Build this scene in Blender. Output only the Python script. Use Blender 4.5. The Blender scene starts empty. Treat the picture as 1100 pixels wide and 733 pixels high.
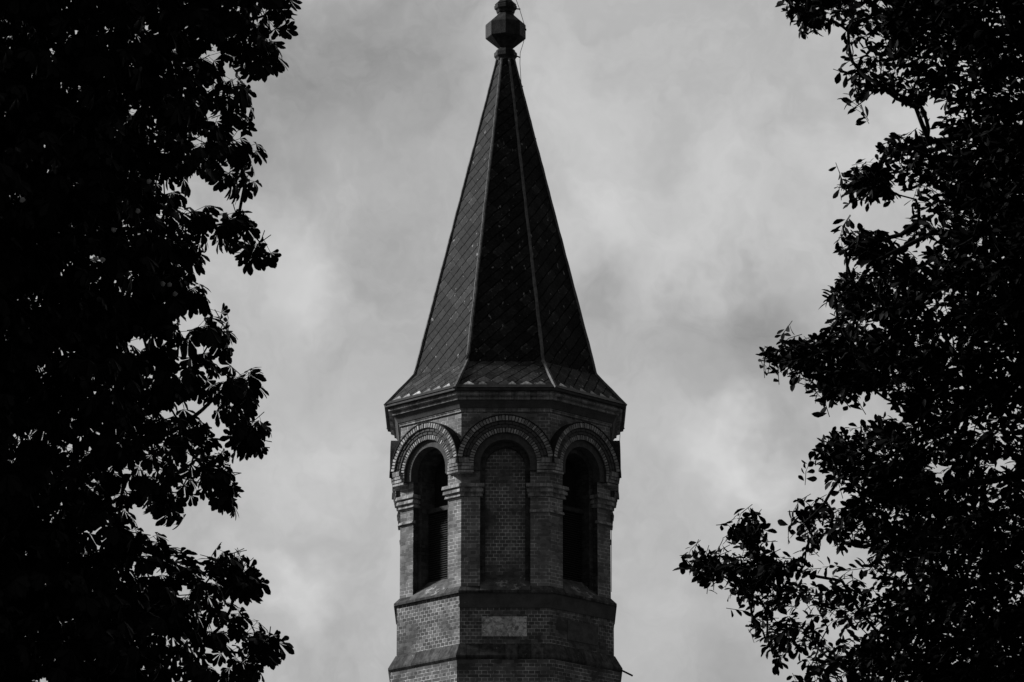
import bpy, math, random
import numpy as np
from mathutils import Vector, Matrix

# ------------------------------------------------------------------ camera, sky, sun, exposure
SC = bpy.context.scene
COL = SC.collection
F_PX, CX, CY = 4800.0, 550.0, 366.5          # long lens: focal length in photograph pixels
PITCH = math.radians(15.1)
EYE = 1.65
cam = bpy.data.cameras.new('camera')
cam.sensor_fit = 'HORIZONTAL'; cam.sensor_width = 36.0
cam.lens = 36.0 * F_PX / 1100.0
cam.clip_start = 0.5; cam.clip_end = 6000.0
cam_o = bpy.data.objects.new('camera', cam)
cam_o.location = (0, 0, EYE)
cam_o.rotation_euler = (math.radians(90) + PITCH, 0, 0)
COL.objects.link(cam_o); SC.camera = cam_o
CP, SP = math.cos(PITCH), math.sin(PITCH)

SUN_EL, SUN_AZ = math.radians(29), math.radians(282)     # azimuth from +Y towards +X: the sun stands to the left, a little this side
SUN_DIR = Vector((math.sin(SUN_AZ)*math.cos(SUN_EL), math.cos(SUN_AZ)*math.cos(SUN_EL), math.sin(SUN_EL)))

def ray(px, py):
    t = (CY - py) / F_PX
    return Vector(((px - CX) / F_PX, CP - t*SP, SP + t*CP))

class NT:
    def __init__(s, tree): s.t = tree; s.t.nodes.clear()
    def n(s, typ, **kw):
        nd = s.t.nodes.new(typ)
        for k, v in kw.items(): setattr(nd, k, v)
        return nd
    def put(s, sock, v):
        if hasattr(v, 'is_linked') or isinstance(v, bpy.types.NodeSocket): s.t.links.new(v, sock)
        elif v is not None: sock.default_value = v
    def m(s, op, a, b=None, c=None, clamp=False):
        nd = s.n('ShaderNodeMath', operation=op, use_clamp=clamp)
        for i, v in enumerate((a, b, c)):
            if v is not None: s.put(nd.inputs[i], v)
        return nd.outputs[0]
    def v(s, op, a, b=None):
        nd = s.n('ShaderNodeVectorMath', operation=op)
        s.put(nd.inputs[0], a)
        if b is not None: s.put(nd.inputs[1], b)
        return nd.outputs['Value'] if op in ('DISTANCE', 'LENGTH', 'DOT_PRODUCT') else nd.outputs['Vector']
    def noise(s, vec, scale, detail=4, rough=.55, dist=0):
        nd = s.n('ShaderNodeTexNoise')
        s.put(nd.inputs['Vector'], vec)
        nd.inputs['Scale'].default_value = scale; nd.inputs['Detail'].default_value = detail
        nd.inputs['Roughness'].default_value = rough; nd.inputs['Distortion'].default_value = dist
        return nd
    def ramp(s, x, a, b, lo=0., hi=1., smooth=True):
        nd = s.n('ShaderNodeMapRange', interpolation_type='SMOOTHSTEP' if smooth else 'LINEAR')
        s.put(nd.inputs['Value'], x)
        for k, v in (('From Min', a), ('From Max', b), ('To Min', lo), ('To Max', hi)): nd.inputs[k].default_value = v
        return nd.outputs[0]
    def grey(s, x):
        nd = s.n('ShaderNodeCombineColor')
        for i in range(3): s.put(nd.inputs[i], x)
        return nd.outputs[0]

world = bpy.data.worlds.new('World'); SC.world = world; world.use_nodes = True
w = NT(world.node_tree)
sky = w.n('ShaderNodeTexSky', sky_type='NISHITA', sun_disc=False, sun_elevation=SUN_EL, sun_rotation=SUN_AZ)
bw = w.n('ShaderNodeRGBToBW'); w.t.links.new(sky.outputs[0], bw.inputs[0])
D = w.v('NORMALIZE', w.n('ShaderNodeTexCoord').outputs['Generated'])
warp = w.noise(D, 17, 5, .6)
wv = w.v('MULTIPLY', w.v('SUBTRACT', warp.outputs['Color'], (.5, .5, .5)), (.075, .075, .075))
DW = w.v('ADD', D, wv)
# overcast deck: broad billows plus a few brighter and heavier banks standing where the clouds stand in the photograph
n1 = w.noise(DW, 14, 7, .58).outputs['Fac']
n2 = w.noise(DW, 38, 8, .62, .6).outputs['Fac']
cl = w.m('ADD', w.m('MULTIPLY', w.m('SUBTRACT', n1, .5), .26), w.m('MULTIPLY', w.m('SUBTRACT', w.ramp(n2, .36, .64), .5), .058))
cl = w.m('ADD', cl, .47)
BANKS = [(325, 285, 75, .10), (150, 330, 140, .04), (305, 600, 65, .12), (345, 470, 85, .06), (755, 505, 75, .14), (700, 540, 70, .05),
         (720, 290, 70, .08), (640, 190, 110, .10), (790, 230, 90, .07), (680, 45, 120, .05), (950, 150, 90, .08), (700, 650, 60, .04), (880, 480, 90, .05),
         (330, 60, 150, -.11), (480, 40, 120, -.07), (420, 240, 75, -.06), (790, 365, 110, -.13), (640, 290, 60, -.06), (860, 120, 60, -.05), (470, 140, 90, -.03),
         (340, 395, 80, -.03), (760, 690, 80, -.08), (380, 690, 90, -.09), (830, 180, 60, -.03), (660, 440, 60, -.02)]
for px, py, s, a in BANKS:
    c = ray(px, py).normalized()
    d = w.v('DISTANCE', DW, tuple(c))
    cl = w.m('ADD', cl, w.ramp(d, 0, s*1.25/F_PX, a*1.35, 0))
side = w.v('DOT_PRODUCT', D, tuple(Vector((-.45, .85, .25)).normalized()))
glow = w.ramp(side, -.15, .86, .22, 1.0)                     # the deck is thin before us, heavy and dark behind the camera
cl = w.m('MULTIPLY', cl, glow)
tot = w.m('ADD', w.m('MULTIPLY', bw.outputs[0], .002), cl)
bg = w.n('ShaderNodeBackground'); w.put(bg.inputs['Color'], w.grey(tot)); bg.inputs['Strength'].default_value = 1.0
w.t.links.new(bg.outputs[0], w.n('ShaderNodeOutputWorld').inputs[0])

sun = bpy.data.lights.new('sun', 'SUN'); sun.energy = 5.0; sun.angle = math.radians(6); sun.color = (1, 1, 1)
sun_o = bpy.data.objects.new('sun', sun); sun_o.rotation_euler = SUN_DIR.to_track_quat('Z', 'Y').to_euler()
sun_o.location = (-30, 0, 60); COL.objects.link(sun_o)

vs = SC.view_settings
vs.view_transform = 'Standard'; vs.look = 'None'; vs.exposure = 0.0; vs.gamma = 1.0; vs.use_curve_mapping = False
SC.display_settings.display_device = 'sRGB'
SC.cycles.max_bounces = 5; SC.cycles.diffuse_bounces = 3; SC.cycles.transparent_max_bounces = 4

# ------------------------------------------------------------------ helpers
random.seed(7); RNG = np.random.default_rng(11)
TWR_Y = 89.1                                   # the tower stands 89 m away
TWR_X = -7.0 * 92.3 / F_PX
T8 = math.tan(math.pi/8)

def zf(py, a=0.0):                              # height seen at picture row py, on the tower's near face at apothem a (metres)
    r = ray(CX, py); return EYE + (TWR_Y - a) * r.z / r.y
def A(apx, py):                                 # half-width in pixels at row py -> metres
    r = ray(CX, py); return apx * TWR_Y / r.y / F_PX

class MB:
    def __init__(s): s.v = []; s.f = []; s.uv = []
    def face(s, pts, uvs=None):
        i = len(s.v); s.v += [tuple(p) for p in pts]; s.f.append(tuple(range(i, i+len(pts))))
        s.uv += list(uvs) if uvs else [(p[0]+p[1], p[2]) for p in pts]
    def box(s, x0, x1, y0, y1, z0, z1):
        c = [(x, y, z) for z in (z0, z1) for y in (y0, y1) for x in (x0, x1)]
        for q in ((0,2,3,1), (4,5,7,6), (0,1,5,4), (2,6,7,3), (0,4,6,2), (1,3,7,5)): s.face([c[i] for i in q])
    def tube(s, pts, rad, n=6):
        pts = [Vector(p) for p in pts]; rings = []
        rad = rad if hasattr(rad, '__len__') else [rad]*len(pts)
        for i, p in enumerate(pts):
            d = (pts[min(i+1, len(pts)-1)] - pts[max(i-1, 0)]).normalized()
            a = d.cross(Vector((0, 0, 1)) if abs(d.z) < .9 else Vector((1, 0, 0))).normalized(); b = d.cross(a)
            rings.append([p + (a*math.cos(2*math.pi*k/n) + b*math.sin(2*math.pi*k/n))*rad[i] for k in range(n)])
        for i in range(len(pts)-1):
            for k in range(n):
                s.face([rings[i][k], rings[i][(k+1) % n], rings[i+1][(k+1) % n], rings[i+1][k]])
        s.face(rings[0][::-1]); s.face(rings[-1])
    def build(s, name, mat, parent=None, rotz=0, smooth=False, merge=False):
        me = bpy.data.meshes.new(name); me.from_pydata(s.v, [], s.f)
        l = me.uv_layers.new(name='UVMap'); l.data.foreach_set('uv', np.array(s.uv, 'f').ravel())
        me.materials.append(mat)
        if merge:
            import bmesh
            b = bmesh.new(); b.from_mesh(me); bmesh.ops.remove_doubles(b, verts=b.verts, dist=1e-4)
            bmesh.ops.recalc_face_normals(b, faces=b.faces); b.to_mesh(me); b.free()
        if smooth: me.polygons.foreach_set('use_smooth', [True]*len(me.polygons))
        o = bpy.data.objects.new(name, me); COL.objects.link(o); o.parent = parent; o.rotation_euler = (0, 0, rotz)
        return o
def dup(o, rotz, parent=None):
    c = o.copy(); COL.objects.link(c); c.parent = parent or o.parent; c.rotation_euler = (0, 0, rotz)
    for ch in list(o.children):
        d = ch.copy(); COL.objects.link(d); d.parent = c
    return c
def R8(k, u, a, z):                             # face k of the octagon (k = 0 looks at the camera): u along, a out
    t = math.pi/4*k; c, s = math.cos(t), math.sin(t)
    return (u*c + a*s, u*s - a*c, z)
def oct_ring(mb, prof, phase=0.0, close=False, faces=range(8)):  # octagonal moulding: prof = [(apothem, z)...] from bottom to top on the outside
    vlen = 0
    pr = prof + [prof[0]] if close else prof
    for (a0, z0), (a1, z1) in zip(pr, pr[1:]):
        L = math.hypot(a1-a0, z1-z0)
        steep = abs(z1-z0) > abs(a1-a0)*2
        v0, v1 = (z0, z1) if steep else (vlen, vlen+L)
        for k in faces:
            kk = k + phase; off = k*3.37
            mb.face([R8(kk, -a0*T8, a0, z0), R8(kk, a0*T8, a0, z0), R8(kk, a1*T8, a1, z1), R8(kk, -a1*T8, a1, z1)],
                    [(off-a0*T8, v0), (off+a0*T8, v0), (off+a1*T8, v1), (off-a1*T8, v1)])
        vlen += L
def corner(mb, W_a, w, p, z0, z1, back=.14, slope=0.0):   # a slab bent round the corner between face 0 and face 1
    h = W_a*T8
    ou = [(-w, p), (0, p), (w, p)]
    def pt(side, s, q, z):
        # s: distance from the corner along the face, q: out from the wall
        if side == 0: return R8(0, h - s, W_a + q, z)
        return R8(1, -h + s, W_a + q, z)
    ha = (W_a+p)*T8 ; hb = (W_a-back)*T8
    out = lambda z, p_: [R8(0, h-w, W_a+p_, z), R8(0, (W_a+p_)*T8, W_a+p_, z), R8(1, -h+w, W_a+p_, z)]
    inn = lambda z: [R8(0, h-w, W_a-back, z), R8(0, hb, W_a-back, z), R8(1, -h+w, W_a-back, z)]
    ob, ot, ib, it = out(z0, p), out(z1, p-slope), inn(z0), inn(z1)
    for i in range(2):
        mb.face([ob[i], ob[i+1], ot[i+1], ot[i]], [(i*w, z0), (i*w+w, z0), (i*w+w, z1), (i*w, z1)])
        mb.face([ot[i], ot[i+1], it[i+1], it[i]]); mb.face([ib[i], ib[i+1], ob[i+1], ob[i]])
    mb.face([ib[0], ob[0], ot[0], it[0]], [(0, z0), (.2, z0), (.2, z1), (0, z1)])
    mb.face([ob[2], ib[2], it[2], ot[2]], [(0, z0), (.2, z0), (.2, z1), (0, z1)])

# ------------------------------------------------------------------ materials
def new_mat(name):
    m = bpy.data.materials.new(name); m.use_nodes = True; t = NT(m.node_tree)
    b = t.n('ShaderNodeBsdfPrincipled'); o = t.n('ShaderNodeOutputMaterial'); t.t.links.new(b.outputs[0], o.inputs[0])
    b.inputs['Specular IOR Level'].default_value = .25
    return m, t, b
def finish(t, b, col, rough=.85, height=None, strength=.5, dist=.01, spec=.25):
    t.put(b.inputs['Base Color'], t.grey(col)); t.put(b.inputs['Roughness'], rough); t.put(b.inputs['Specular IOR Level'], spec)
    if height is not None:
        bp = t.n('ShaderNodeBump'); bp.inputs['Strength'].default_value = strength; bp.inputs['Distance'].default_value = dist
        t.put(bp.inputs['Height'], height); t.t.links.new(bp.outputs[0], b.inputs['Normal'])
def mat_brick(name, header=True, dark=.075, light=.15, mortar=.34, patch=.25, seed=0.0):
    m, t, b = new_mat(name)
    uv = t.n('ShaderNodeUVMap').outputs[0]
    pos = t.n('ShaderNodeTexCoord').outputs['Object']
    jit = t.noise(pos, 9, 2, .5)
    uvj = t.v('ADD', uv, t.v('MULTIPLY', t.v('SUBTRACT', jit.outputs['Color'], (.5, .5, .5)), (.012, .009, 0)))
    br = t.n('ShaderNodeTexBrick', offset=.5 if header else .25, offset_frequency=2, squash=1.0 if header else 2.0, squash_frequency=2)
    t.put(br.inputs['Vector'], uvj)
    br.inputs['Color1'].default_value = (0, 0, 0, 1); br.inputs['Color2'].default_value = (1, 1, 1, 1); br.inputs['Mortar'].default_value = (.5, .5, .5, 1)
    for k, v in (('Scale', 1), ('Mortar Size', .0058), ('Mortar Smooth', .3), ('Bias', 0), ('Brick Width', .116), ('Row Height', .0722)): br.inputs[k].default_value = v
    sep = t.n('ShaderNodeSeparateColor'); t.t.links.new(br.outputs['Color'], sep.inputs[0])
    fine = t.noise(pos, 60, 4, .6).outputs['Fac']
    big = t.noise(t.v('ADD', pos, (seed, 0, 0)), 1.7, 6, .62).outputs['Fac']
    mid = t.noise(t.v('ADD', pos, (0, seed, 3)), 4.5, 5, .6).outputs['Fac']
    bc = t.m('ADD', t.m('MULTIPLY', t.m('ADD', t.m('MULTIPLY', t.m('POWER', sep.outputs[0], 1.6), 1.15), t.m('MULTIPLY', fine, .45)), light-dark), dark)
    mc = t.m('MULTIPLY', t.m('ADD', t.ramp(t.noise(pos, 13, 4, .65).outputs['Fac'], .35, .62, .28, .75), t.m('MULTIPLY', mid, .55)), mortar)
    # mortar that has gone black with soot in places, and bricks smeared over with cement in others
    mc = t.m('MULTIPLY', mc, t.ramp(big, .36, .58, .25, 1.0))
    col = t.m('ADD', t.m('MULTIPLY', bc, t.m('SUBTRACT', 1, br.outputs['Fac'])), t.m('MULTIPLY', mc, br.outputs['Fac']))
    sm = t.ramp(mid, .66, .72, 0, patch)
    col = t.m('ADD', t.m('MULTIPLY', col, t.m('SUBTRACT', 1, sm)), t.m('MULTIPLY', sm, .22))
    col = t.m('MULTIPLY', col, t.ramp(big, .28, .7, .62, 1.18))
    h = t.m('ADD', t.m('MULTIPLY', br.outputs['Fac'], -1), t.m('MULTIPLY', fine, .5))
    finish(t, b, col, .92, h, .55, .012, .08)
    return m
def mat_stone(name, base, amp=.5, scale=6, rough=.9, streak=False, island=0.0, spots=None, joint=0.0):
    m, t, b = new_mat(name)
    pos = t.n('ShaderNodeTexCoord').outputs['Object']
    a = t.noise(pos, scale, 7, .65).outputs['Fac']; f = t.noise(pos, scale*9, 4, .6).outputs['Fac']
    x = t.m('ADD', t.m('MULTIPLY', a, .7), t.m('MULTIPLY', f, .3))
    col = t.m('MULTIPLY', t.ramp(x, .3, .7, 1-amp, 1+amp), base)
    if streak:
        st = t.noise(t.v('MULTIPLY', pos, (9, 9, .7)), 1.6, 4, .6).outputs['Fac']
        col = t.m('MULTIPLY', col, t.ramp(st, .35, .65, .7, 1.3))
    if spots:
        sp = t.ramp(t.noise(pos, spots[0], 5, .7).outputs['Fac'], spots[1], spots[1]+.06)
        col = t.m('ADD', t.m('MULTIPLY', col, t.m('SUBTRACT', 1, sp)), t.m('MULTIPLY', sp, spots[2]))
    if joint:
        ux = t.n('ShaderNodeSeparateXYZ'); t.put(ux.inputs[0], t.n('ShaderNodeUVMap').outputs[0])
        qv = t.m('DIVIDE', t.m('ADD', ux.outputs[0], t.m('MULTIPLY', f, .02)), joint)
        wv_ = t.n('ShaderNodeTexWhiteNoise', noise_dimensions='1D'); t.put(wv_.inputs['W'], t.m('FLOOR', qv))
        col = t.m('MULTIPLY', col, t.ramp(wv_.outputs['Value'], 0, 1, .62, 1.3, False))
        col = t.m('MULTIPLY', col, t.ramp(t.m('FRACT', qv), 0, .10, .4, 1))
    if island:
        ri = t.n('ShaderNodeNewGeometry').outputs['Random Per Island']
        col = t.m('MULTIPLY', col, t.ramp(ri, 0, 1, 1-island, 1+island, False))
    finish(t, b, col, rough, x, .5, .02, .1)
    return m
def mat_slate(name, lift=1.0):
    m, t, b = new_mat(name)
    uv = t.n('ShaderNodeUVMap').outputs[0]; pos = t.n('ShaderNodeTexCoord').outputs['Object']
    wob = t.noise(pos, 4.5, 3, .6).outputs['Color']
    uv = t.v('ADD', uv, t.v('MULTIPLY', t.v('SUBTRACT', wob, (.5, .5, .5)), (.055, .055, 0)))
    sx = t.n('ShaderNodeSeparateXYZ'); t.put(sx.inputs[0], uv)
    S = .283
    p = t.m('DIVIDE', t.m('SUBTRACT', sx.outputs[1], sx.outputs[0]), S); q = t.m('DIVIDE', t.m('ADD', sx.outputs[0], sx.outputs[1]), S)
    fp, fq = t.m('FRACT', p), t.m('FRACT', q)
    lp = t.ramp(fp, .04, .17, 1, 0); lq = t.ramp(fq, .0, .10, .45, 0)  # slate joints; the stronger set also carries the overlap shade in its colour
    line = t.m('MAXIMUM', lp, lq)
    cb = t.n('ShaderNodeCombineXYZ'); t.put(cb.inputs[0], t.m('FLOOR', p)); t.put(cb.inputs[1], t.m('FLOOR', q))
    wn = t.n('ShaderNodeTexWhiteNoise', noise_dimensions='2D'); t.put(wn.inputs['Vector'], cb.outputs[0])
    big = t.noise(pos, 1.3, 5, .6).outputs['Fac']; fine = t.noise(pos, 22, 5, .65).outputs['Fac']
    col = t.m('ADD', .009*lift, t.m('MULTIPLY', t.m('POWER', wn.outputs['Value'], 1.8), .026*lift))
    col = t.m('ADD', col, t.m('MULTIPLY', t.ramp(fine, .42, .75), .030*lift))
    col = t.m('MULTIPLY', col, t.ramp(big, .3, .7, .75, 1.25))
    # a few slates with a pale rim of weathering, and white flecks
    pale = t.m('MULTIPLY', t.ramp(wn.outputs['Value'], .86, .9), t.ramp(t.m('ABSOLUTE', t.m('SUBTRACT', fp, .5)), .2, .42))
    pale = t.m('MULTIPLY', pale, t.ramp(fine, .45, .62))
    col = t.m('ADD', col, t.m('MULTIPLY', pale, .07))
    fl = t.noise(t.v('MULTIPLY', pos, (11, 11, 5)), 1.0, 3, .6).outputs['Fac']
    col = t.m('ADD', col, t.m('MULTIPLY', t.ramp(fl, .665, .71), .26))
    col = t.m('MULTIPLY', col, t.m('SUBTRACT', 1, t.m('MULTIPLY', line, t.ramp(t.noise(pos, 7, 3, .6).outputs['Fac'], .3, .6, .45, .95))))
    h = t.m('ADD', t.m('MULTIPLY', t.m('ADD', fp, fq), .5), t.m('MULTIPLY', fine, .12))
    finish(t, b, col, .7, h, .3, .012, t.m('MULTIPLY', t.m('SUBTRACT', 1, line), .10))
    return m
def mat_plain(name, base, rough=.6, amp=.35, scale=14, spec=.3, metal=0.0):
    m, t, b = new_mat(name)
    pos = t.n('ShaderNodeTexCoord').outputs['Object']
    x = t.noise(pos, scale, 5, .6).outputs['Fac']
    finish(t, b, t.m('MULTIPLY', t.ramp(x, .3, .7, 1-amp, 1+amp), base), rough, x, .2, .01, spec)
    b.inputs['Metallic'].default_value = metal
    return m
def vary_by_object(m, lo, hi):
    t = m.node_tree; b = next(n for n in t.nodes if n.type == 'BSDF_PRINCIPLED'); src = b.inputs['Base Color'].links[0].from_socket
    oi = t.nodes.new('ShaderNodeObjectInfo'); mr = t.nodes.new('ShaderNodeMapRange'); mr.inputs['To Min'].default_value = lo; mr.inputs['To Max'].default_value = hi
    t.links.new(oi.outputs['Random'], mr.inputs['Value'])
    vm = t.nodes.new('ShaderNodeVectorMath'); vm.operation = 'SCALE'; t.links.new(src, vm.inputs[0]); t.links.new(mr.outputs[0], vm.inputs['Scale'])
    t.links.new(vm.outputs[0], b.inputs['Base Color'])
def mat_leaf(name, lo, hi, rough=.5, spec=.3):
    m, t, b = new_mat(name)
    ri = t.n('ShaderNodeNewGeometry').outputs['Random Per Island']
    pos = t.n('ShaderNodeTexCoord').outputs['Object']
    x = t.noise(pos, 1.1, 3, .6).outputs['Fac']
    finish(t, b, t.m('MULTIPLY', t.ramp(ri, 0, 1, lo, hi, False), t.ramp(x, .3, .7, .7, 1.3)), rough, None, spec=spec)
    return m

M_BRICK_H = mat_brick('brick_header_bond', True, .07, .16, .58)
M_BRICK_E = mat_brick('brick_english_bond', False, .08, .17, .70, seed=4.1)
M_PIER = mat_brick('brick_pier', False, .13, .24, .66, .3, seed=8.3)
M_PANEL = mat_brick('brick_infill', True, .11, .21, .80, 1.0, seed=2.6)
M_REVEAL = mat_brick('shade_dark_brick', True, .045, .085, .10, .08, seed=6.2)  # shade of the openings painted in: darker brick and mortar than the piers
M_BAND = mat_stone('cement_render', .085, .3, 4, spots=(9, .67, .2))
M_MOULD = mat_stone('moulded_brick', .27, .5, 7, streak=True, joint=.128)
M_WEATHER = mat_stone('weathered_coping', .068, .5, 8, streak=True, joint=.256, spots=(14, .64, .25))
M_SILL = mat_stone('worn_sill', .10, .6, 5, spots=(3.5, .55, .34))
M_VOUSS = mat_stone('voussoir_brick', .33, .4, 16, island=.65)
M_RING = mat_stone('plain_arch_brick', .085, .35, 10)
M_JOINT = mat_stone('arch_joint', .06, .5, 30)
M_COPE = mat_stone('dark_coping', .028, .5, 12)  # near-black ring, far darker than the hood bricks
M_PLAQUE = mat_stone('patched_plaque', .40, .8, 11, spots=(13, .5, .75))
M_PLAQUE_D = mat_stone('dark_plaque', .10, .4, 9, spots=(16, .66, .2))
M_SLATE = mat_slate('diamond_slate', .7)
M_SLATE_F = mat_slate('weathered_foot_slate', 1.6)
M_FIN = mat_stone('streaked_finial_metal', .026, .55, 6, .55, streak=True, spots=(20, .68, .09))
M_DARKM = mat_plain('dark_sheet_metal', .022, .5, .4, 9, .16)
M_RIDGE = mat_plain('ridge_metal', .12, .6, .4, 12, .12)
M_PALE = mat_plain('pale_starter_tile', .40, .7, .45, 20)
vary_by_object(M_PALE, .25, 1.8)
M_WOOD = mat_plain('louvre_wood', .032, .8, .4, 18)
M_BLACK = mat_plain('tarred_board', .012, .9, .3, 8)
M_BOARD = mat_plain('eaves_board', .05, .8, .4, 6)
M_GROUND = mat_stone('meadow_grass', .05, .5, .8)
M_BARK = mat_plain('bark', .008, .95, .4, 6, .04)
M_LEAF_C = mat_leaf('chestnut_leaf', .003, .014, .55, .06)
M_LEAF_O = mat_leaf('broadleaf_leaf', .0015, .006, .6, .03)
M_HUSK = mat_plain('husk', .3, .7, .3, 60)

# ------------------------------------------------------------------ ground
g = MB(); S_ = 3000.0; N_ = 24
xs = np.linspace(-S_, S_, N_)
for i in range(N_-1):
    for j in range(N_-1):
        g.face([(xs[i], xs[j], 0), (xs[i+1], xs[j], 0), (xs[i+1], xs[j+1], 0), (xs[i], xs[j+1], 0)])
go = g.build('ground', M_GROUND); go['kind'] = 'structure'

# ------------------------------------------------------------------ the tower
tower = bpy.data.objects.new('church_tower', None); COL.objects.link(tower); tower.location = (TWR_X, TWR_Y, 0)
tower['label'] = 'tall octagonal dark brick church tower with slate spire and round-arched belfry'; tower['category'] = 'tower'

def Z(py, apx): return zf(py, A(apx, py))
aSH, aST, aPA, aBD, aW = A(122.2, 720), A(124.6, 715), A(115.5, 685), A(117.6, 650), A(112.0, 590)
zst_b, zst_t, zpa0 = Z(707, 124.6), Z(704, 124.6), Z(692, 115.5)
zbd0, zsl = Z(652, 117.6), Z(634.5, 117.6)
# shaft down to the ground, with a plinth
mb = MB(); oct_ring(mb, [(aSH+.25, -.2), (aSH+.25, 1.1), (aSH, 1.35)]); mb.build('plinth', M_WEATHER, tower, merge=True)
mb = MB(); oct_ring(mb, [(aSH, 1.3), (aSH, zst_b+.01)]); mb.build('lower_shaft', M_BRICK_E, tower)
mb = MB(); oct_ring(mb, [(aSH-.05, zst_b-.02), (aSH+.012, zst_b-.02), (aST, zst_b+.02), (aST, zst_t), (aPA+.02, zpa0), (aPA-.06, zpa0+.01)]); mb.build('string_course', M_WEATHER, tower)
mb = MB(); oct_ring(mb, [(aPA, zpa0-.02), (aPA, zsl-.02)]); mb.build('parapet_wall', M_BRICK_H, tower)
mb = MB(); oct_ring(mb, [(aPA-.02, zbd0-.012), (aBD-.025, zbd0-.012), (aBD-.012, zsl-.03), (aPA-.05, zsl-.03)], faces=range(4)); mb.build('rendered_band', M_BAND, tower)
zsl2 = zsl + .115
mb = MB(); oct_ring(mb, [(aBD-.05, zsl-.045), (aBD+.018, zsl-.045), (aBD+.018, zsl), (aW+.004, zsl2), (aW-.06, zsl2+.01)]); mb.build('sill_course', M_WEATHER, tower)

# belfry walls: eight faces with round-headed, twice stepped openings
rO, rI = A(26.3, 500), A(20.8, 500)
d1, d2 = .13, .30
zc = Z(499, 112); zw1 = Z(441, 111); zw0 = zsl2 - .06
W = aW*T8
rv = MB()
NA = 28
def arch_pts(r, z0, n=NA):                      # jamb, arch, jamb as (u, z), left to right
    return [(-r, z0)] + [(-r*math.cos(math.pi*i/n), zc + r*math.sin(math.pi*i/n)) for i in range(n+1)] + [(r, z0)]
mb = MB()
for k in range(8):
    off = k*3.37
    q = lambda pts, dep=0.0: mb.face([R8(k, u, aW-dep, z) for u, z in pts], [(off+u, z) for u, z in pts])
    q([(-W, zw0), (-rO, zw0), (-rO, zc), (-W, zc)]); q([(rO, zw0), (W, zw0), (W, zc), (rO, zc)])
    q([(-W, zc), (-rO, zc), (-rO, zw1), (-W, zw1)]); q([(rO, zc), (W, zc), (W, zw1), (rO, zw1)])
    ap = arch_pts(rO, zw0)
    for (u0, z0), (u1, z1) in zip(ap[1:-1], ap[2:-1]): q([(u0, z0), (u1, z1), (u1, zw1), (u0, zw1)])
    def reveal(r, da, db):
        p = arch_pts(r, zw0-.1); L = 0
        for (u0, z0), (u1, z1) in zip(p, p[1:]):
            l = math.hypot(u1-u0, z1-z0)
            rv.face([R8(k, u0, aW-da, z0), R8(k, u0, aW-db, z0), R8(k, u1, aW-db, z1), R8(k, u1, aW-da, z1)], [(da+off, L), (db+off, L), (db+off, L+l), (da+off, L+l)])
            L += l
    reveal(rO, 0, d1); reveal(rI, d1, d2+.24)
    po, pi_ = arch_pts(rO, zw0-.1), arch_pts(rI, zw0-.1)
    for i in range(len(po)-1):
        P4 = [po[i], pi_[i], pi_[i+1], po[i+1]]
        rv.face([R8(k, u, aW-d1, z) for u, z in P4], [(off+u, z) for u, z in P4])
mb.build('belfry_wall', M_PIER, tower)
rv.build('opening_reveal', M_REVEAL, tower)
# plastic pale repair on corners is part of the brickwork; brick infill panels on the blind faces, louvres on the others
aP = aW - d2
def fill(mb, dep, r, z0, k=0):
    p = arch_pts(r, z0)
    for i in range(1, len(p)-2):
        (u0, z0_), (u1, z1_) = p[i], p[i+1]
        mb.face([R8(k, u0, aW-dep, z0), R8(k, u1, aW-dep, z0), R8(k, u1, aW-dep, z1_), R8(k, u0, aW-dep, z0_)],
                [(u0, z0), (u1, z0), (u1, z1_), (u0, z0_)])
pz = zsl + .42
mb = MB(); fill(mb, d2, rI+.03, zw0-.05); panel = mb.build('blind_panel', M_PANEL, tower)
for k in (2, 4, 6): dup(panel, math.pi/4*k)
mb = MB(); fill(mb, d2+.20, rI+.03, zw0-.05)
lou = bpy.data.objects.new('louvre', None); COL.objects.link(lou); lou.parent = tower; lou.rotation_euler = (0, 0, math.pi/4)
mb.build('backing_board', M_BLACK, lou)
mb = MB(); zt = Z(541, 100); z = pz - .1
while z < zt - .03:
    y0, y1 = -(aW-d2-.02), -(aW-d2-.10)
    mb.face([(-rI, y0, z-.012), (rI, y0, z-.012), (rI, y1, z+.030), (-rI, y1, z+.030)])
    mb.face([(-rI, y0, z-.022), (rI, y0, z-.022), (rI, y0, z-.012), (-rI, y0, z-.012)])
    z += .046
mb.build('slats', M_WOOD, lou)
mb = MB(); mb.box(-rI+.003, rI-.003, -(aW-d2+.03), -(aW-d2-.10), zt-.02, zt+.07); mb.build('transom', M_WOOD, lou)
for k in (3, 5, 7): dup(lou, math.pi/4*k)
# sloping sills inside the openings
mb = MB()
s0, s1 = aBD-.01, aP-.02
zs0, zs1 = zsl+.012, pz
for r in (rO-.004,):
    mb.face([(-r, -(aW+.02), zs0+.10), (r, -(aW+.02), zs0+.10), (r, -s1, zs1), (-r, -s1, zs1)])
    mb.face([(-r, -(s0+.02), zs0-.005), (r, -(s0+.02), zs0-.005), (r, -(aW+.02), zs0+.10), (-r, -(aW+.02), zs0+.10)])
    mb.face([(-r, -(s0+.02), zs0-.03), (r, -(s0+.02), zs0-.03), (r, -(s0+.02), zs0-.005), (-r, -(s0+.02), zs0-.005)])
    for s in (-1, 1): mb.face([(s*r, -(s0+.02), zs0-.03), (s*r, -(s0+.02), zs0-.005), (s*r, -(aW+.02), zs0+.10), (s*r, -s1, zs1), (s*r, -s1, zs0-.03)])
sill = mb.build('opening_sill', M_SILL, tower)
for k in range(1, 8): dup(sill, math.pi/4*k)

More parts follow.
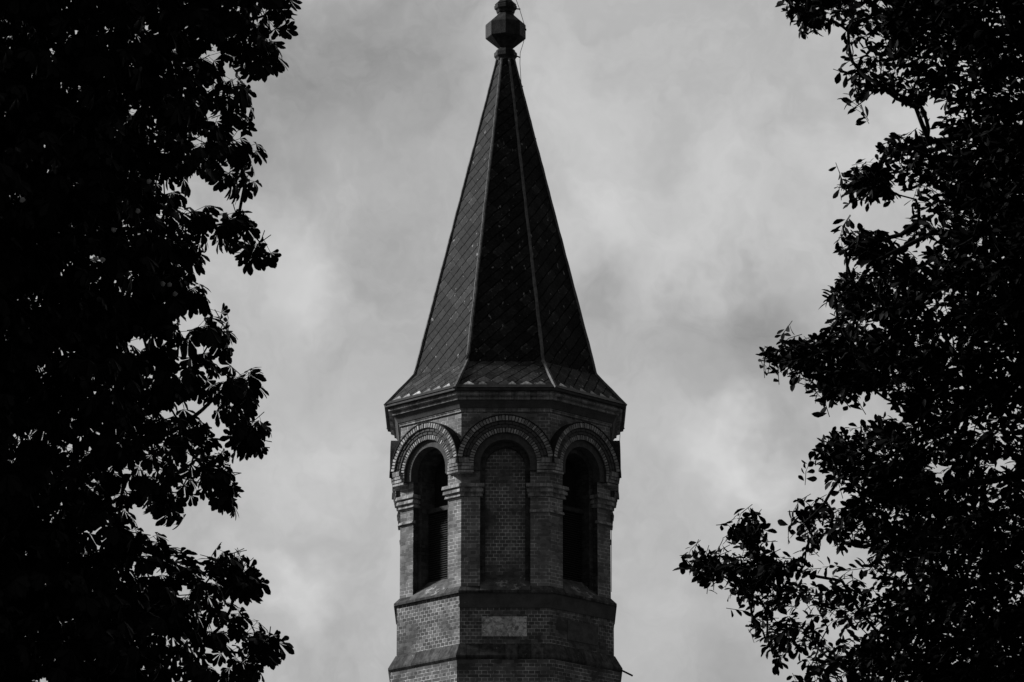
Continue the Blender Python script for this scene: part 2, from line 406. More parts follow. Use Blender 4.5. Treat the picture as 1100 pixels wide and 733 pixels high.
# archivolts: concentric rings of separate bricks, the outer ones standing further out
def ring_blocks(mb, r0, r1, proj, nb, th0, th1, gap, bev=.006, back=.05, jit=.0):
    for i in range(nb):
        ta, tb = th0 + (th1-th0)*i/nb, th0 + (th1-th0)*(i+1)/nb
        g_ = gap/(r0+r1); ta += g_; tb -= g_
        pj = proj + random.uniform(-jit, jit)
        m_ = .5*(ta+tb)
        P = lambda r, t, y: (r*math.cos(t), -(aW+y), zc + r*math.sin(t))
        ins = bev; da = bev/r1
        o = [(r0, ta), (r1, ta), (r1, tb), (r0, tb)]
        f = [(r0+ins, ta+da), (r1-ins, ta+da), (r1-ins, tb-da), (r0+ins, tb-da)]
        mb.face([P(r, t, pj) for r, t in f][::-1])
        for a_ in range(4):
            b_ = (a_+1) % 4
            mb.face([P(*o[a_], pj-ins), P(*o[b_], pj-ins), P(*f[b_], pj), P(*f[a_], pj)][::-1])
            mb.face([P(*o[a_], -back), P(*o[b_], -back), P(*o[b_], pj-ins), P(*o[a_], pj-ins)][::-1])
def ring_solid(mb, r0, r1, proj, drop=0.0, back=.05, n=40):
    def line(r): return ([(-r, zc-drop)] if drop else []) + [(-r*math.cos(math.pi*i/n), zc + r*math.sin(math.pi*i/n)) for i in range(n+1)] + ([(r, zc-drop)] if drop else [])
    a_, b_ = line(r0), line(r1)
    for i in range(len(a_)-1):
        F = lambda p, y: (p[0], -(aW+y), p[1])
        mb.face([F(a_[i], proj), F(a_[i+1], proj), F(b_[i+1], proj), F(b_[i], proj)])
        mb.face([F(b_[i], proj), F(b_[i+1], proj), F(b_[i+1], -back), F(b_[i], -back)])
        mb.face([F(a_[i+1], proj), F(a_[i], proj), F(a_[i], -back), F(a_[i+1], -back)])
    for s in (0, -1):
        F = lambda p, y: (p[0], -(aW+y), p[1])
        mb.face([F(a_[s], proj), F(b_[s], proj), F(b_[s], -back), F(a_[s], -back)])
px = lambda v: A(v, 500)
arch = bpy.data.objects.new('archivolt', None); COL.objects.link(arch); arch.parent = tower
e0 = math.radians(7)
mb = MB(); ring_blocks(mb, px(45.4), px(50.6), .205, 40, e0, math.pi-e0, .016, jit=.006); mb.build('hood_course', M_VOUSS, arch)
mb = MB(); ring_solid(mb, px(45.0), px(50.3), .188); mb.build('hood_joint', M_JOINT, arch)
mb = MB(); ring_solid(mb, px(50.7), px(51.7), .215, n=48); mb.build('hood_coping', M_COPE, arch)
mb = MB(); ring_blocks(mb, px(41.9), px(44.8), .172, 18, 0, math.pi, .012, jit=.003); ring_blocks(mb, px(38.6), px(41.5), .156, 17, 0, math.pi, .012, jit=.003)
mb.build('stretcher_course', M_RING, arch)
mb = MB(); ring_solid(mb, px(38.2), px(45.0), .140, .08); mb.build('stretcher_joint', M_JOINT, arch)
mb = MB(); ring_blocks(mb, px(33.2), px(38.0), .142, 38, 0, math.pi, .018, jit=.003)
for s in (-1, 1):
    for i in range(2):
        mb.box(s*px(35.6)-px(2.35), s*px(35.6)+px(2.35), -(aW+.140), -(aW-.05), zc-.066*(i+1)+.008, zc-.066*i-.004)
mb.build('dentil_course', M_VOUSS, arch)
mb = MB(); ring_solid(mb, px(33.0), px(38.3), .126, .13); mb.build('dentil_joint', M_JOINT, arch)
mb = MB(); ring_solid(mb, rO-.004, px(33.0), .075, .13, .12); mb.build('plain_ring', M_RING, arch)
for k in range(1, 8): dup(arch, math.pi/4*k)
# corner pieces: corbels under the hoods, thin ledge, imposts
cb = MB()
zq = lambda y: Z(y, 118)
for (y0, y1, p, w_) in ((497.5, 492.5, .195, px(8.2)), (500.8, 498, .185, px(9.5)), (504.3, 501.3, .17, px(10.5))): corner(cb, aW, w_, p, zq(y0), zq(y1))
corner(cb, aW, W-px(33.0), .16, zq(507.3), zq(505.2), back=.05)
cor = cb.build('arch_corbel', M_MOULD, tower)
for k in range(1, 8): dup(cor, math.pi/4*k)
im = MB(); wi = W - rO
for (y0, y1, p, e, sl) in ((522.3, 518.6, .105, .085, .02), (524.2, 522.3, .05, .04, 0), (527.6, 524.2, .085, .07, .015), (529.3, 527.6, .04, .03, 0), (532, 529.3, .055, .05, .02)):
    corner(im, aW, wi+e, p, zq(y0), zq(y1), .16, sl)
imp = im.build('impost', M_MOULD, tower)
for k in range(1, 8): dup(imp, math.pi/4*k)
im = MB(); corner(im, aW, wi+.012, .05, zq(549), zq(546), .05, .03)
nb_ = im.build('neck_band', M_MOULD, tower)
for k in (1, 2, 3, 4, 5, 6): dup(nb_, math.pi/4*k)
# plaques in the parapet
def plaque(x0, x1, y0, y1, mat, rot):
    m_ = MB(); a0, a1 = A(x0-543, 673), A(x1-543, 673)
    m_.box(a0, a1, -(aPA+.012), -(aPA-.05), Z(y1, 115.5), Z(y0, 115.5)); return m_.build('plaque', mat, tower, rot)
p1 = plaque(518.3, 565.8, 662.5, 683.8, M_PLAQUE, 0); p1['label'] = 'pale rough cement patch'
p2 = plaque(520, 566, 662.5, 683.8, M_PLAQUE_D, math.pi/4); p2['label'] = 'dark smooth patch'
# cornice
C = lambda apx, y: (A(apx, y+9), Z(y, apx))
mb = MB(); oct_ring(mb, [C(110, 443), C(112.9, 442.3), C(112.9, 440.4), C(113.6, 440), C(113.8, 437.8)]); mb.build('bed_mould', M_MOULD, tower)
mb = MB(); oct_ring(mb, [C(113.6, 439), C(114.6, 438.4), C(116.2, 434), C(118.3, 430.3), C(118.3, 429.3)]); mb.build('frieze', M_BAND, tower)
mb = MB(); oct_ring(mb, [C(117.6, 429.8), C(120.3, 429.0), C(120.3, 427.0), C(119.2, 426.6), C(119.6, 425.6), C(122.6, 424.8), C(124.2, 423.6), C(124.2, 421.8), C(122.6, 421.4), C(122.6, 420)]); mb.build('cornice', M_MOULD, tower)
eT, eB = C(127.7, 416.9), C(127.7, 418.9)
mb = MB(); oct_ring(mb, [C(121.5, 420.3), C(126.6, 419.6), eB, eT]); mb.build('eaves_board', M_BOARD, tower)
# roof: flared foot and spire
bk = (A(96.4, 398), Z(388.3, 96.4)); ap_ = (A(9.2, 65), Z(63.2, 9))
def roof_strip(mb, b, t):
    L = math.hypot(b[0]-t[0], b[1]-t[1])
    n = 6
    for k in range(8):
        for i in range(n):
            a0, z0 = b[0]+(t[0]-b[0])*i/n, b[1]+(t[1]-b[1])*i/n; a1, z1 = b[0]+(t[0]-b[0])*(i+1)/n, b[1]+(t[1]-b[1])*(i+1)/n
            o = k*.283*40
            mb.face([R8(k, -a0*T8, a0, z0), R8(k, a0*T8, a0, z0), R8(k, a1*T8, a1, z1), R8(k, -a1*T8, a1, z1)],
                    [(o-a0*T8, L*i/n), (o+a0*T8, L*i/n), (o+a1*T8, L*(i+1)/n), (o-a1*T8, L*(i+1)/n)])
fl = MB(); roof_strip(fl, eT, bk); foot = fl.build('roof_foot', M_SLATE_F, tower)
sp = MB(); roof_strip(sp, bk, ap_); spire = sp.build('spire', M_SLATE, tower)
# strip of sheet metal along the eaves, pale starter tiles peeping out above it
ft = lambda f_: (eT[0]+(bk[0]-eT[0])*f_, eT[1]+(bk[1]-eT[1])*f_)
nrm = Vector((bk[1]-eT[1], eT[0]-bk[0])).normalized()     # (a, z) outward normal of the foot
off = lambda p, d: (p[0]+nrm[0]*d, p[1]+nrm[1]*d)
mb = MB(); oct_ring(mb, [off(eT, .002), off(eT, .022), off(ft(.115), .016), off(ft(.115), .003)]); mb.build('eaves_flashing', M_DARKM, tower)
tmb = MB(); b0, b1 = off(ft(.118), .012), off(ft(.25), .010)
tmb.face([(-.125, -b0[0], b0[1]), (.125, -b0[0], b0[1]), (0, -b1[0], b1[1])])
c0 = off(ft(.118), .001)
tmb.face([(-.125, -c0[0], c0[1]), (.125, -c0[0], c0[1]), (.125, -b0[0], b0[1]), (-.125, -b0[0], b0[1])])
tmb.face([(-.125, -c0[0], c0[1]), (-.125, -b0[0], b0[1]), (0, -b1[0], b1[1])]); tmb.face([(.125, -b0[0], b0[1]), (.125, -c0[0], c0[1]), (0, -b1[0], b1[1])])
t0 = None
for k in range(8):
    for i, u in enumerate((-2.6, -1.6, -.55, .5, 1.5, 2.5)):
        if k == 0 and i == 2: continue
        sx = random.uniform(.75, 1.15); sz = random.uniform(.8, 1.0)
        if k == 0 and i == 3: sx = .7
        if t0 is None: o = t0 = tmb.build('starter_tile', M_PALE, tower)
        else: o = t0.copy(); COL.objects.link(o)
        u_ = u*.283
        o.rotation_euler = (0, 0, math.pi/4*k); o.location = R8(k, u_, 0, 0); o.scale = (sx, 1, 1)
# ridges
def ridge_pts(p, k=.5): return Vector(R8(0, p[0]*T8, p[0], p[1]))
mb = MB()
path = [ridge_pts(eT), ridge_pts(bk), ridge_pts(ap_)]
seg = []
for i in range(5): seg.append(path[0].lerp(path[1], i/4))
for i in range(1, 41): seg.append(path[1].lerp(path[2], i/40))
mb.tube([s + Vector((random.uniform(-.004, .004), random.uniform(-.004, .004), 0)) for s in seg], [.040 - .012*i/len(seg) + random.uniform(-.004, .004) for i in range(len(seg))], 6)
rc = mb.build('ridge_cap', M_RIDGE, tower)
for k in range(1, 8): dup(rc, math.pi/4*k)
# finial: collars, eight-sided knob, tapering spike
fin = bpy.data.objects.new('finial', None); COL.objects.link(fin); fin.parent = tower
Fz = lambda y: zf(y, 0); Fa = lambda p, y: A(p, y)*math.cos(math.pi/8)
def fring(name, prof, phase, mat=M_FIN):
    m_ = MB(); oct_ring(m_, [(Fa(p, y), Fz(y)) for p, y in prof], phase); return m_.build(name, mat, fin)
fring('lower_collar', [(6, 68), (10.4, 66), (10.8, 63.5), (12.4, 61.5), (12.4, 57.5), (10.5, 55.8), (10.2, 54.4), (8.3, 54), (7.6, 52.5), (7.4, 50)], .5)
fring('knob', [(5, 53), (7.6, 52.8), (21.4, 42.2), (21.6, 41.6), (21.6, 27.6), (21.0, 26.6), (9.2, 16.6), (8.4, 14.5), (6, 14)], .5)
fring('upper_collar', [(6, 16), (9.5, 14.6), (10.2, 12.6), (10.0, 12), (12.0, 10.2), (12.3, 7.2), (11.3, 6.2), (11.6, 5), (7.8, 1.6), (6.6, 0.2), (6.4, -1.5)], .5)
fring('spike', [(6.4, -1.2), (5.4, -6), (7.5, -9), (7.5, -12), (4, -15), (2.6, -40), (.6, -75), (0.05, -76)], .5)
# lightning conductor down the right hand side
def tw(px_, py_, dy=0.0):                       # point near the tower's axis plane
    r = ray(px_, py_); Y = TWR_Y + dy; s = Y/r.y
    return Vector((r.x*s - TWR_X, dy, EYE + r.z*s))
cab = MB()
right_edge = lambda y: 552.7 + (639.3-552.7)*(y-65)/(403.3-65)
pts = [tw(550, -30), tw(554.5, 0), tw(558, 9.5), tw(561.5, 21), tw(564.8, 31.5), tw(562.6, 45), tw(558.8, 57), tw(558.5, 68), tw(560, 92)]
for y in range(106, 404, 20): pts.append(tw(right_edge(y)+1.1, y))
pts += [tw(640, 404), tw(671.5, 437)]
for y in (440, 446, 460, 478): pts.append(tw(667.4 - (y-440)*.05, y))
for y in (530, 600, 636): pts.append(tw(656.8, y))
cab.tube(pts, .006, 5)
cable = cab.build('lightning_cable', M_DARKM, tower)
for (x0, y0, x1, y1) in ((553, 9.5, 559, 10), (563.5, 32, 565.5, 32), (554, 60, 559, 62), (558.8, 92.5, 561.8, 93), (564.5, 120.5, 567.2, 120.5), (573, 149.5, 576, 149.5)):
    b_ = MB(); b_.tube([tw(x0, y0), tw(x1, y1)], .022 if y0 in (32, 149.5) else .014, 6); b_.build('cable_clip', M_DARKM, cable)
b_ = MB(); p0 = Vector(R8(1, aST*T8-.05, aST-.02, (zst_b+zst_t)/2))
d_ = Vector((.234, 0, 0)); b_.tube([p0, p0 + Vector((.25, -.02, -.13))], .020, 6); b_.build('water_spout', M_DARKM, tower)

# ------------------------------------------------------------------ trees
def Wd(px_, py_, dep):
    px_, py_, dep = map(np.asarray, (px_, py_, dep))
    t = (CY-py_)/F_PX; s = (px_-CX)/F_PX
    return np.stack([s*dep, dep*(CP - t*SP), EYE + dep*(SP + t*CP)], -1)
def inside(poly, P):
    x, y = P[:, 0], P[:, 1]; c = np.zeros(len(P), bool); n = len(poly)
    for i in range(n):
        (x0, y0), (x1, y1) = poly[i], poly[(i+1) % n]
        if y0 == y1: continue
        k = ((y0 > y) != (y1 > y)) & (x < (x1-x0)*(y-y0)/(y1-y0) + x0)
        c ^= k
    return c
def dist_edge(poly, P):
    d = np.full(len(P), 1e9); poly = np.array(poly, float)
    for a, b in zip(poly, np.roll(poly, -1, 0)):
        ab = b-a; t = np.clip(((P-a) @ ab)/max(ab @ ab, 1e-9), 0, 1)
        d = np.minimum(d, np.linalg.norm(P - a - t[:, None]*ab, axis=1))
    return d
def leaflet(L, w, stations, widths, droop, fold):
    v = [(0, 0, 0)]; f = []
    for t, hw in zip(stations, widths):
        z = -droop*L*t*t
        v += [(t*L, hw*w, z+fold*hw*w), (t*L, 0, z), (t*L, -hw*w, z+fold*hw*w)]
    n = len(stations); v.append((L, 0, -droop*L)); tip = len(v)-1
    f += [(0, 2, 1, 1), (0, 3, 2, 2)]
    for i in range(n-1):
        a = 1+3*i; b = a+3
        f += [(a, a+1, b+1, b), (a+1, a+2, b+2, b+1)]
    a = 1+3*(n-1); f += [(a, a+1, tip, tip), (a+1, a+2, tip, tip)]
    return np.array(v, float), np.array(f, int)
def rx(a): c, s = math.cos(a), math.sin(a); return np.array([[1,0,0],[0,c,-s],[0,s,c]])
def ry(a): c, s = math.cos(a), math.sin(a); return np.array([[c,0,s],[0,1,0],[-s,0,c]])
def rz(a): c, s = math.cos(a), math.sin(a); return np.array([[c,-s,0],[s,c,0],[0,0,1]])
def stick(p, q, r):
    p, q = np.array(p, float), np.array(q, float); d = (q-p)/np.linalg.norm(q-p)
    a = np.cross(d, [0, 0, 1.0] if abs(d[2]) < .9 else [1.0, 0, 0]); a /= np.linalg.norm(a); b = np.cross(d, a)
    v = [c + (a*math.cos(t)+b*math.sin(t))*r for c in (p, q) for t in (0, 2.09, 4.19)]
    return np.array(v), np.array([(0,1,4,3), (1,2,5,4), (2,0,3,5)])
def cat(parts):
    V, Fc, o = [], [], 0
    for v, f in parts: V.append(v); Fc.append(f+o); o += len(v)
    return np.concatenate(V), np.concatenate(Fc)
def chestnut_shoot(rs, nleaf=5):
    parts = [stick((-.18, 0, 0), (0, 0, 0), .005)]
    for j in range(nleaf):
        base = np.array([-.02 - .09*(j//2), 0, 0]); yaw = [0, 1.0, -1.0, 1.9, -1.9][j] + rs.uniform(-.35, .35)
        pet = rs.uniform(.09, .16); M = rz(yaw) @ ry(rs.uniform(-.25, .35))
        parts.append(stick(base, base + M @ np.array([pet, 0, 0]), .0025))
        nl = rs.choice([5, 7, 7]); sc = rs.uniform(.8, 1.15); tilt = ry(rs.uniform(.45, 1.25)) @ rx(rs.uniform(-.35, .35))
        for i in range(nl):
            k = i-(nl-1)/2; ang = k*(.46 if nl == 7 else .58) + rs.uniform(-.1, .1)
            L = .165*sc*(1-.075*abs(k)**1.5); v, f = leaflet(L, L*.185, (.22, .5, .74, .9), (.22, .68, 1.0, .66), rs.uniform(.08, .3), .2)
            v = v @ (tilt @ rz(ang) @ ry(rs.uniform(0, .4)) @ rx(rs.uniform(-.3, .3))).T
            v = v @ rz(yaw).T + base + M @ np.array([pet, 0, 0])
            parts.append((v, f))
    return cat(parts)
def broad_shoot(rs, n=11, lo=.20, hi=.30):
    parts = []; Ls = rs.uniform(lo, hi); bend = rs.uniform(-.25, .25)
    P = lambda t: np.array([(t-1)*Ls, bend*Ls*t*t*.4, .04*math.sin(3*t)])
    parts += [stick(P(0), P(.5), .004), stick(P(.5), P(1), .003)]
    for j in range(n):
        t = .12 + .88*j/(n-1); s = 1 if j % 2 else -1
        yaw = s*rs.uniform(.5, 1.35)*(1 if j < n-2 else .35); L = rs.uniform(.07, .13)
        v, f = leaflet(L, L*rs.uniform(.19, .27), (.3, .62, .85), (.62, 1.0, .68), rs.uniform(-.1, .35), .25)
        v[:, 0] += .012
        v = v @ (rz(yaw) @ ry(rs.uniform(-.75, 1.0)) @ rx(rs.uniform(-.9, .9))).T + P(t)
        parts.append((v, f))
    return cat(parts)
def instance(temps, pos, dirs, scale, rs, roll=.5):
    VV, FF, off_ = [], [], 0
    pick = rs.integers(0, len(temps), len(pos))
    X = dirs/np.linalg.norm(dirs, axis=1)[:, None]
    up = np.array([0, 0, 1.0]) + rs.normal(0, roll, (len(pos), 3))*.6
    Y = np.cross(up, X); Y /= np.linalg.norm(Y, axis=1)[:, None]; Z_ = np.cross(X, Y)
    for k, (v, f) in enumerate(temps):
        i = np.where(pick == k)[0]
        if not len(i): continue
        R = np.stack([X[i], Y[i], Z_[i]], -1)*scale[i][:, None, None]
        vv = np.einsum('nij,vj->nvi', R, v) + pos[i][:, None, :]
        ff = f[None] + (np.arange(len(i))*len(v))[:, None, None] + off_
        VV.append(vv.reshape(-1, 3)); FF.append(ff.reshape(-1, f.shape[1])); off_ += len(i)*len(v)
    return np.concatenate(VV), np.concatenate(FF)
def np_mesh(name, V, Q, mat, parent, smooth=False):     # quads; a repeated last index marks a triangle
    tri = Q[:, 2] == Q[:, 3]; cnt = np.where(tri, 3, 4)
    mask = np.ones(Q.shape, bool); mask[tri, 3] = False
    loops = Q[mask]
    me = bpy.data.meshes.new(name)
    me.vertices.add(len(V)); me.vertices.foreach_set('co', V.astype('f').ravel())
    me.loops.add(len(loops)); me.loops.foreach_set('vertex_index', loops.astype('i'))
    me.polygons.add(len(Q)); st = np.concatenate([[0], np.cumsum(cnt)[:-1]]); me.polygons.foreach_set('loop_start', st.astype('i'))
    me.update(calc_edges=True); me.validate()
    if smooth: me.polygons.foreach_set('use_smooth', [True]*len(me.polygons))
    me.materials.append(mat)
    o = bpy.data.objects.new(name, me); COL.objects.link(o); o.parent = parent
    return o
def branch_mesh(nodes, par, rad, keep, sides=5):
    VV, QQ, o = [], [], 0
    for i in keep:
        p, q = nodes[par[i]], nodes[i]; d = q-p; L = np.linalg.norm(d)
        if L < 1e-5: continue
        d /= L; a = np.cross(d, [0, 0, 1.0] if abs(d[2]) < .9 else [1.0, 0, 0]); a /= np.linalg.norm(a); b = np.cross(d, a)
        r0, r1 = min(rad[par[i]], rad[i]*1.35), rad[i]
        th = np.arange(sides)*2*np.pi/sides; ring = np.outer(np.cos(th), a)+np.outer(np.sin(th), b)
        mid = (p+q)/2 + a*L*.06*math.sin(i*7.3) + b*L*.06*math.sin(i*3.1) - np.array([0, 0, .03*L])
        VV.append(np.concatenate([p+ring*r0, mid+ring*(r0+r1)/2, q+ring*r1]))
        for s in (0, sides):
            k = np.arange(sides); QQ.append(np.stack([k, (k+1) % sides, (k+1) % sides+sides, k+sides], 1)+o+s)
        o += 3*sides
    return np.concatenate(VV), np.concatenate(QQ)
def grow(tips, trunk, w_path=.22):
    n0 = len(trunk); nodes = np.concatenate([trunk, tips]); n = len(nodes)
    par = np.full(n, -1); plen = np.zeros(n)
    for i in range(1, n0): par[i] = i-1
    conn = np.zeros(n, bool); best = np.full(n, 1e9); bp_ = np.zeros(n, int)
    def add(i):
        conn[i] = True
        c = np.linalg.norm(nodes-nodes[i], axis=1) + w_path*plen[i]
        k = (~conn) & (c < best); best[k] = c[k]; bp_[k] = i
    start = max(2, int(n0*.3))
    for i in range(start, n0): plen[i] = 0; add(i)
    conn[:n0] = True
    order = []
    for _ in range(n-n0):
        c = np.where(conn, 1e9, best); i = int(np.argmin(c)); par[i] = bp_[i]
        plen[i] = plen[par[i]] + np.linalg.norm(nodes[i]-nodes[par[i]]); order.append(i); add(i)
    cnt = np.zeros(n); cnt[n0:] = 1
    for i in reversed(order): cnt[par[i]] += cnt[i] if par[i] >= n0 else 0
    return nodes, par, cnt
def make_tree(name, label, poly, axis_px, dep0, Rm, n2d, n_edge, temps, leaf_mat, holes, reach, rs, trunk_top_py, trunk_r, thin=.4, wisps=(), wstep=8, edge_d=.2, clump=-.45):
    ppm = F_PX/dep0; root = bpy.data.objects.new(name, None); COL.objects.link(root)
    poly = [tuple(p) for p in poly]; xs_ = [p[0] for p in poly]; ys_ = [p[1] for p in poly]
    area_px = (max(xs_)-min(xs_))*(max(ys_)-min(ys_))
    # crown: shoots fill a rounded volume whose outline is the crown's
    m = int(area_px/(ppm**2)*n2d)
    P = np.stack([rs.uniform(min(xs_), max(xs_), m), rs.uniform(min(ys_), max(ys_), m)], 1)
    ok = inside(poly, P); P = P[ok]
    de = dist_edge(poly, P); ok = de > reach*.8; P, de = P[ok], de[ok]
    vis = (P[:, 0] > -70) & (P[:, 0] < 1170) & (P[:, 1] > -70) & (P[:, 1] < 803)
    ok = vis | (rs.random(len(P)) < thin); P, de, vis = P[ok], de[ok], vis[ok]
    dm = np.minimum(de/ppm, Rm); h = np.sqrt(np.maximum(2*Rm*dm - dm*dm, .02))
    ok = rs.random(len(P)) < np.minimum(1, edge_d + 1.0*h/Rm); P, h, vis = P[ok], h[ok], vis[ok]
    u = rs.uniform(-1, 1, len(P)); dep = dep0 + u*h
    # gaps
    keep = np.ones(len(P), bool)
    for hx, hy, hr in holes:
        jx = P[:, 0]-hx; jy = P[:, 1]-hy
        keep &= (np.hypot(jx, jy*1.15) > hr*(.7+.6*rs.random(len(P))))
    Q = Wd(P[:, 0], P[:, 1], dep)
    ns = sum(np.sin(Q @ k_ + p_) for k_, p_ in zip(rs.normal(0, 2.0, (9, 3)), rs.uniform(0, 6.28, 9)))/3.0
    keep &= (ns > clump) | (rs.random(len(P)) < .3)
    Q, vis, P = Q[keep], vis[keep], P[keep]
    # shoots along the outline, so that the crown's edge is well clothed
    pp = np.array(poly, float); E, EN = [], []
    for a, b in zip(pp, np.roll(pp, -1, 0)):
        L = np.linalg.norm(b-a); inview = (-60 < min(a[0], b[0])) and (max(a[0], b[0]) < 1160) and (-60 < min(a[1], b[1])) and (max(a[1], b[1]) < 790)
        for s in range(max(1, int(L/n_edge)) if inview else 0):
            p = a + (b-a)*rs.random(); nn = np.array([-(b-a)[1], (b-a)[0]])/max(L, 1e-6)
            for sg in (1, -1):
                c = p + nn*sg*reach*rs.uniform(.55, 1.25)
                if inside(poly, c[None])[0]: E.append(c); EN.append(-nn*sg); break
    for line in wisps:
        ln = np.array(line, float)
        for a, b in zip(ln, ln[1:]):
            L = np.linalg.norm(b-a); d_ = (b-a)/L
            for s in range(max(1, int(L/wstep))):
                E.append(a + (b-a)*(s+rs.random())/max(1, int(L/wstep)) + rs.normal(0, 1.5, 2) - d_*reach*.8); a_ = rs.normal(0, .5); EN.append(np.array([d_[0]*math.cos(a_)-d_[1]*math.sin(a_), d_[0]*math.sin(a_)+d_[1]*math.cos(a_)]))
    E = np.array(E); EN = np.array(EN)
    EQ = Wd(E[:, 0], E[:, 1], dep0 + rs.uniform(-.5, .5, len(E)))
    axis_x = (axis_px-CX)/ppm; z_base = 0
    gy = dep0*CP + 2.2*SP
    top = Wd(axis_px, trunk_top_py, dep0)
    nt = 16
    trunk = np.array([[axis_x + .12*math.sin(i*.7), float(top[1]) + .12*math.cos(i*.9), float(top[2])*i/(nt-1)] for i in range(nt)])
    center = np.array([axis_x, top[1], float(Wd(axis_px, 600, dep0)[2])])
    dirs = Q - center; dirs[:, 2] *= .5; dirs /= np.linalg.norm(dirs, axis=1)[:, None]
    dirs += rs.normal(0, .55, dirs.shape)
    dirs[:, 2] = dirs[:, 2]*.6 - .05
    ed = np.stack([EN[:, 0], rs.normal(0, .35, len(E)), -EN[:, 1]*.8 - .05], 1) + rs.normal(0, .3, (len(E), 3))
    pos = np.concatenate([Q, EQ]); dr = np.concatenate([dirs, ed])
    sc = np.concatenate([np.where(vis, 1.0, 1.55), np.full(len(E), .9)])*rs.uniform(.85, 1.15, len(pos))
    V1, F1 = instance(temps[:-4], pos[:len(Q)], dr[:len(Q)], sc[:len(Q)], rs)
    V2, F2 = instance(temps[-4:], EQ, ed, sc[len(Q):], rs)
    V = np.concatenate([V1, V2]); Fq = np.concatenate([F1, F2+len(V1)])
    np_mesh('crown', V, Fq, leaf_mat, root)
    # limbs: everything is joined to the trunk along short paths
    sub = np.concatenate([np.where(rs.random(len(Q)) < min(1, 1100/len(Q)))[0], len(Q)+np.arange(len(E))])
    tipb = pos[sub] - dr[sub]/np.linalg.norm(dr[sub], axis=1)[:, None]*.03
    nodes, par, cnt = grow(tipb, trunk)
    rad = np.minimum(.0045*np.maximum(cnt, 1)**.44, .05 - .036*np.clip((np.linalg.norm(nodes[:, :2]-trunk[0, :2], axis=1)-1.5)/2.0, 0, 1))
    n0 = len(trunk); rad[:n0] = .12
    V, Fq = branch_mesh(nodes, par, rad, range(n0, len(nodes))); np_mesh('limbs', V, Fq, M_BARK, root, True)
    tb = MB(); k = np.linspace(1, 0, nt)
    tb.tube([tuple(p) for p in trunk], [trunk_r*(.25+.75*t) + (trunk_r*.5 if i == 0 else 0) for i, t in enumerate(k)], 12); tb.build('trunk', M_BARK, root, smooth=True)
    root['label'] = label; root['category'] = 'tree'
    # put the Empty at the foot of the trunk
    base = Vector((float(trunk[0][0]), float(trunk[0][1]), 0)); root.location = base
    for ch in root.children: ch.data.transform(Matrix.Translation(-base))
    return root, base, poly

LEFT = [(323,0),(303,18),(292,13),(290,28),(300,46),(293,68),(271,72),(256,66),(261,82),(268,101),(263,126),(274,157),(266,182),(254,200),(243,209),(263,224),(275,246),(284,278),(268,279),(255,262),(243,260),(232,264),(221,252),(216,273),(215,298),(222,328),(238,343),(248,354),(255,368),(244,374),(230,383),(234,391),(268,397),(279,410),(273,428),(277,448),(287,476),(268,480),(250,473),(259,455),(243,443),(224,439),(213,427),(203,428),(209,440),(221,459),(239,477),(254,500),(255,539),(239,542),(223,529),(218,507),(204,509),(203,525),(196,549),(188,557),(164,544),(146,544),(145,553),(168,577),(193,592),(218,607),(236,617),(231,598),(248,588),(270,607),(276,646),(258,643),(245,632),(263,661),(283,677),(302,687),(301,708),(278,708),(275,723),(258,730),(253,745),
        (262,800),(220,980),(100,1200),(-100,1330),(-350,1250),(-560,950),(-660,600),(-680,200),(-640,-100),(-500,-330),(-300,-470),(-100,-480),(120,-350),(240,-200),(300,-80)]
RIGHT = [(827,2),(838,20),(853,36),(864,43),(881,37),(896,45),(907,56),(898,71),(916,91),(899,106),(916,114),(936,104),(953,109),(967,113),(982,123),(1008,122),(993,132),(981,142),(949,147),(938,159),(947,175),(921,177),(900,194),(900,223),(926,219),(947,220),(970,213),(977,228),(962,250),(931,241),(906,251),(890,267),(915,284),(900,294),(880,323),(890,348),(870,357),(819,369),(823,391),(848,416),(869,430),(881,440),(903,435),(950,434),(955,443),(918,459),(888,459),(870,487),(879,515),(890,530),(863,543),(838,546),(850,566),(864,583),(873,599),(846,599),(824,592),(803,584),(838,569),(815,560),(794,555),(781,573),(798,592),(801,604),(775,598),(750,594),(726,610),(755,623),(779,636),(794,648),(819,653),(801,668),(811,693),(821,713),(838,735),
         (850,800),(830,900),(900,1100),(1050,1290),(1250,1350),(1500,1250),(1700,950),(1790,600),(1800,200),(1720,-150),(1550,-380),(1330,-480),(1100,-400),(930,-220),(850,-60)]
HL = [(113,120,6),(218,118,6),(208,160,5),(62,228,7),(62,180,4),(145,335,5),(30,175,4),(14,270,5),(72,372,5),(82,570,9),(100,585,6),(158,480,7),(60,458,7),(36,460,7),(212,690,7),(52,655,4),(130,690,4),(218,255,8),(205,160,4),(197,150,4),(240,190,5),(120,20,4)]
HR = [(996,124,17),(968,226,14),(948,443,14),(963,236,13),(985,262,9),(1050,271,8),(1040,128,6),(1075,35,7),(1085,90,5),(930,441,12),(958,441,8),(966,622,12),(1010,612,11),(1075,561,7),(1092,650,9),(1070,650,5),(1055,612,6),(985,350,7),(1020,345,6),(960,372,9),(1000,120,6),(985,45,6),(905,680,5),(860,640,5),(1035,375,5)]
rsC = np.random.default_rng(5); rsB = np.random.default_rng(9)
tempsC = [chestnut_shoot(rsC) for _ in range(7)] + [chestnut_shoot(rsC, 3) for _ in range(4)]
tempsB = [broad_shoot(rsB) for _ in range(9)] + [broad_shoot(rsB, 9, .22, .34) for _ in range(4)]
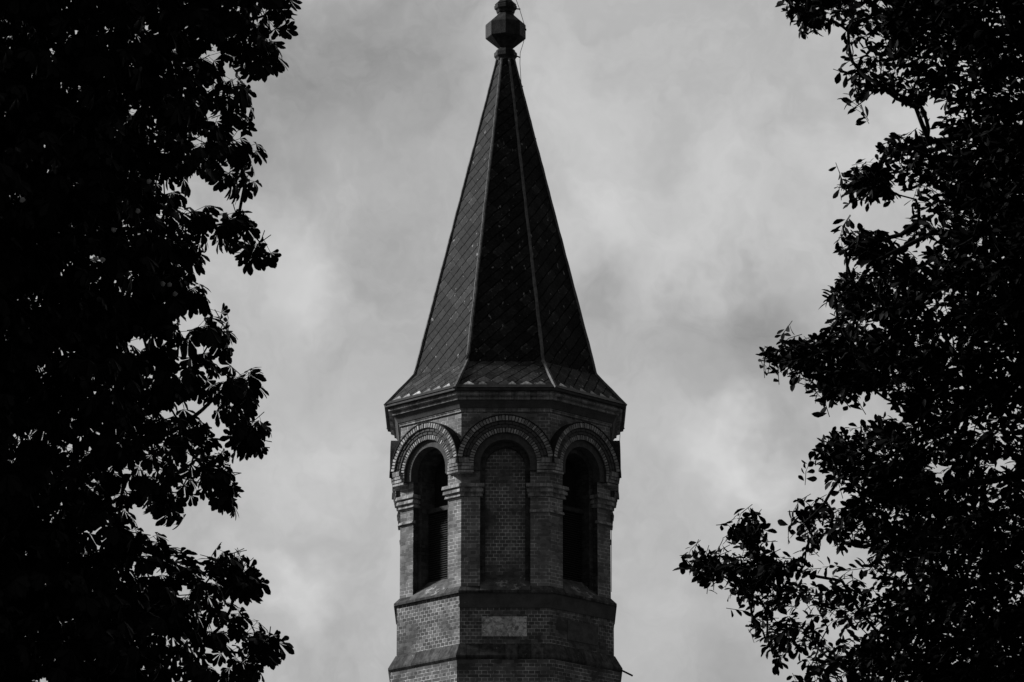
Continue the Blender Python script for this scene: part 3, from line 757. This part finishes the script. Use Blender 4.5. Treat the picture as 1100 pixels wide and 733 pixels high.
chest, base_c, _ = make_tree('chestnut_tree', 'horse chestnut tree with drooping fan leaves and small round pale husks, left of the spire', LEFT, -190, 38.0, 3.8, 128, 9, tempsC, M_LEAF_C, HL, 20, rsC, -250, .36, clump=-1.1, edge_d=.07, wstep=12,
    wisps=[[(262,250),(284,276)],[(262,455),(285,474)],[(238,520),(254,538)],[(225,612),(240,602),(262,605)],[(258,612),(272,640)],[(275,680),(302,697)],[(290,30),(296,58)],[(165,535),(195,552)],[(260,405),(277,420)],[(300,5),(320,4)],[(258,175),(266,215)],[(235,350),(252,366)]])
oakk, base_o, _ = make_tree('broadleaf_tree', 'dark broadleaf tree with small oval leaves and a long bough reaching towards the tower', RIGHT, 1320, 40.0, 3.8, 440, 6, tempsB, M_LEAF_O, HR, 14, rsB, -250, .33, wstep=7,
    wisps=[[(830,615),(780,607),(728,609)],[(790,620),(758,622)],[(812,600),(792,578),(784,566)],[(800,570),(836,570)],[(868,552),(842,548)],[(888,500),(872,487),(874,480)],[(860,380),(822,371)],[(925,195),(903,208)],[(930,262),(906,252)],[(915,272),(893,268)],[(870,20),(832,6)],[(925,100),(903,107)],[(905,310),(884,325)],[(830,650),(804,668)],[(835,690),(814,700)],[(960,160),(942,160)],[(895,352),(874,356)],[(870,590),(850,602)]])
# chestnut husks hanging among the front leaves
import bmesh
bm = bmesh.new(); bmesh.ops.create_icosphere(bm, subdivisions=2, radius=.019)
for v in list(bm.verts)[::3]: v.co *= 1.28
hm = bpy.data.meshes.new('husk'); bm.to_mesh(hm); bm.free(); hm.materials.append(M_HUSK)
hm.polygons.foreach_set('use_smooth', [True]*len(hm.polygons))
polyL = [tuple(p) for p in LEFT]
for (hx, hy) in ((122,247),(103,278),(110,279),(148,227),(175,305),(182,306),(160,195),(24,215),(188,316)):
    dm = min(float(dist_edge(polyL, np.array([[hx, hy]], float))[0])/126.0, 3.8); h = math.sqrt(max(2*3.8*dm-dm*dm, .02))
    p = Wd(hx, hy, 38.0 - h*1.0 - .22)
    o = bpy.data.objects.new('husk', hm); COL.objects.link(o); o.parent = chest; o.location = Vector(p) - base_c
    o.rotation_euler = (hx, hy, 0)
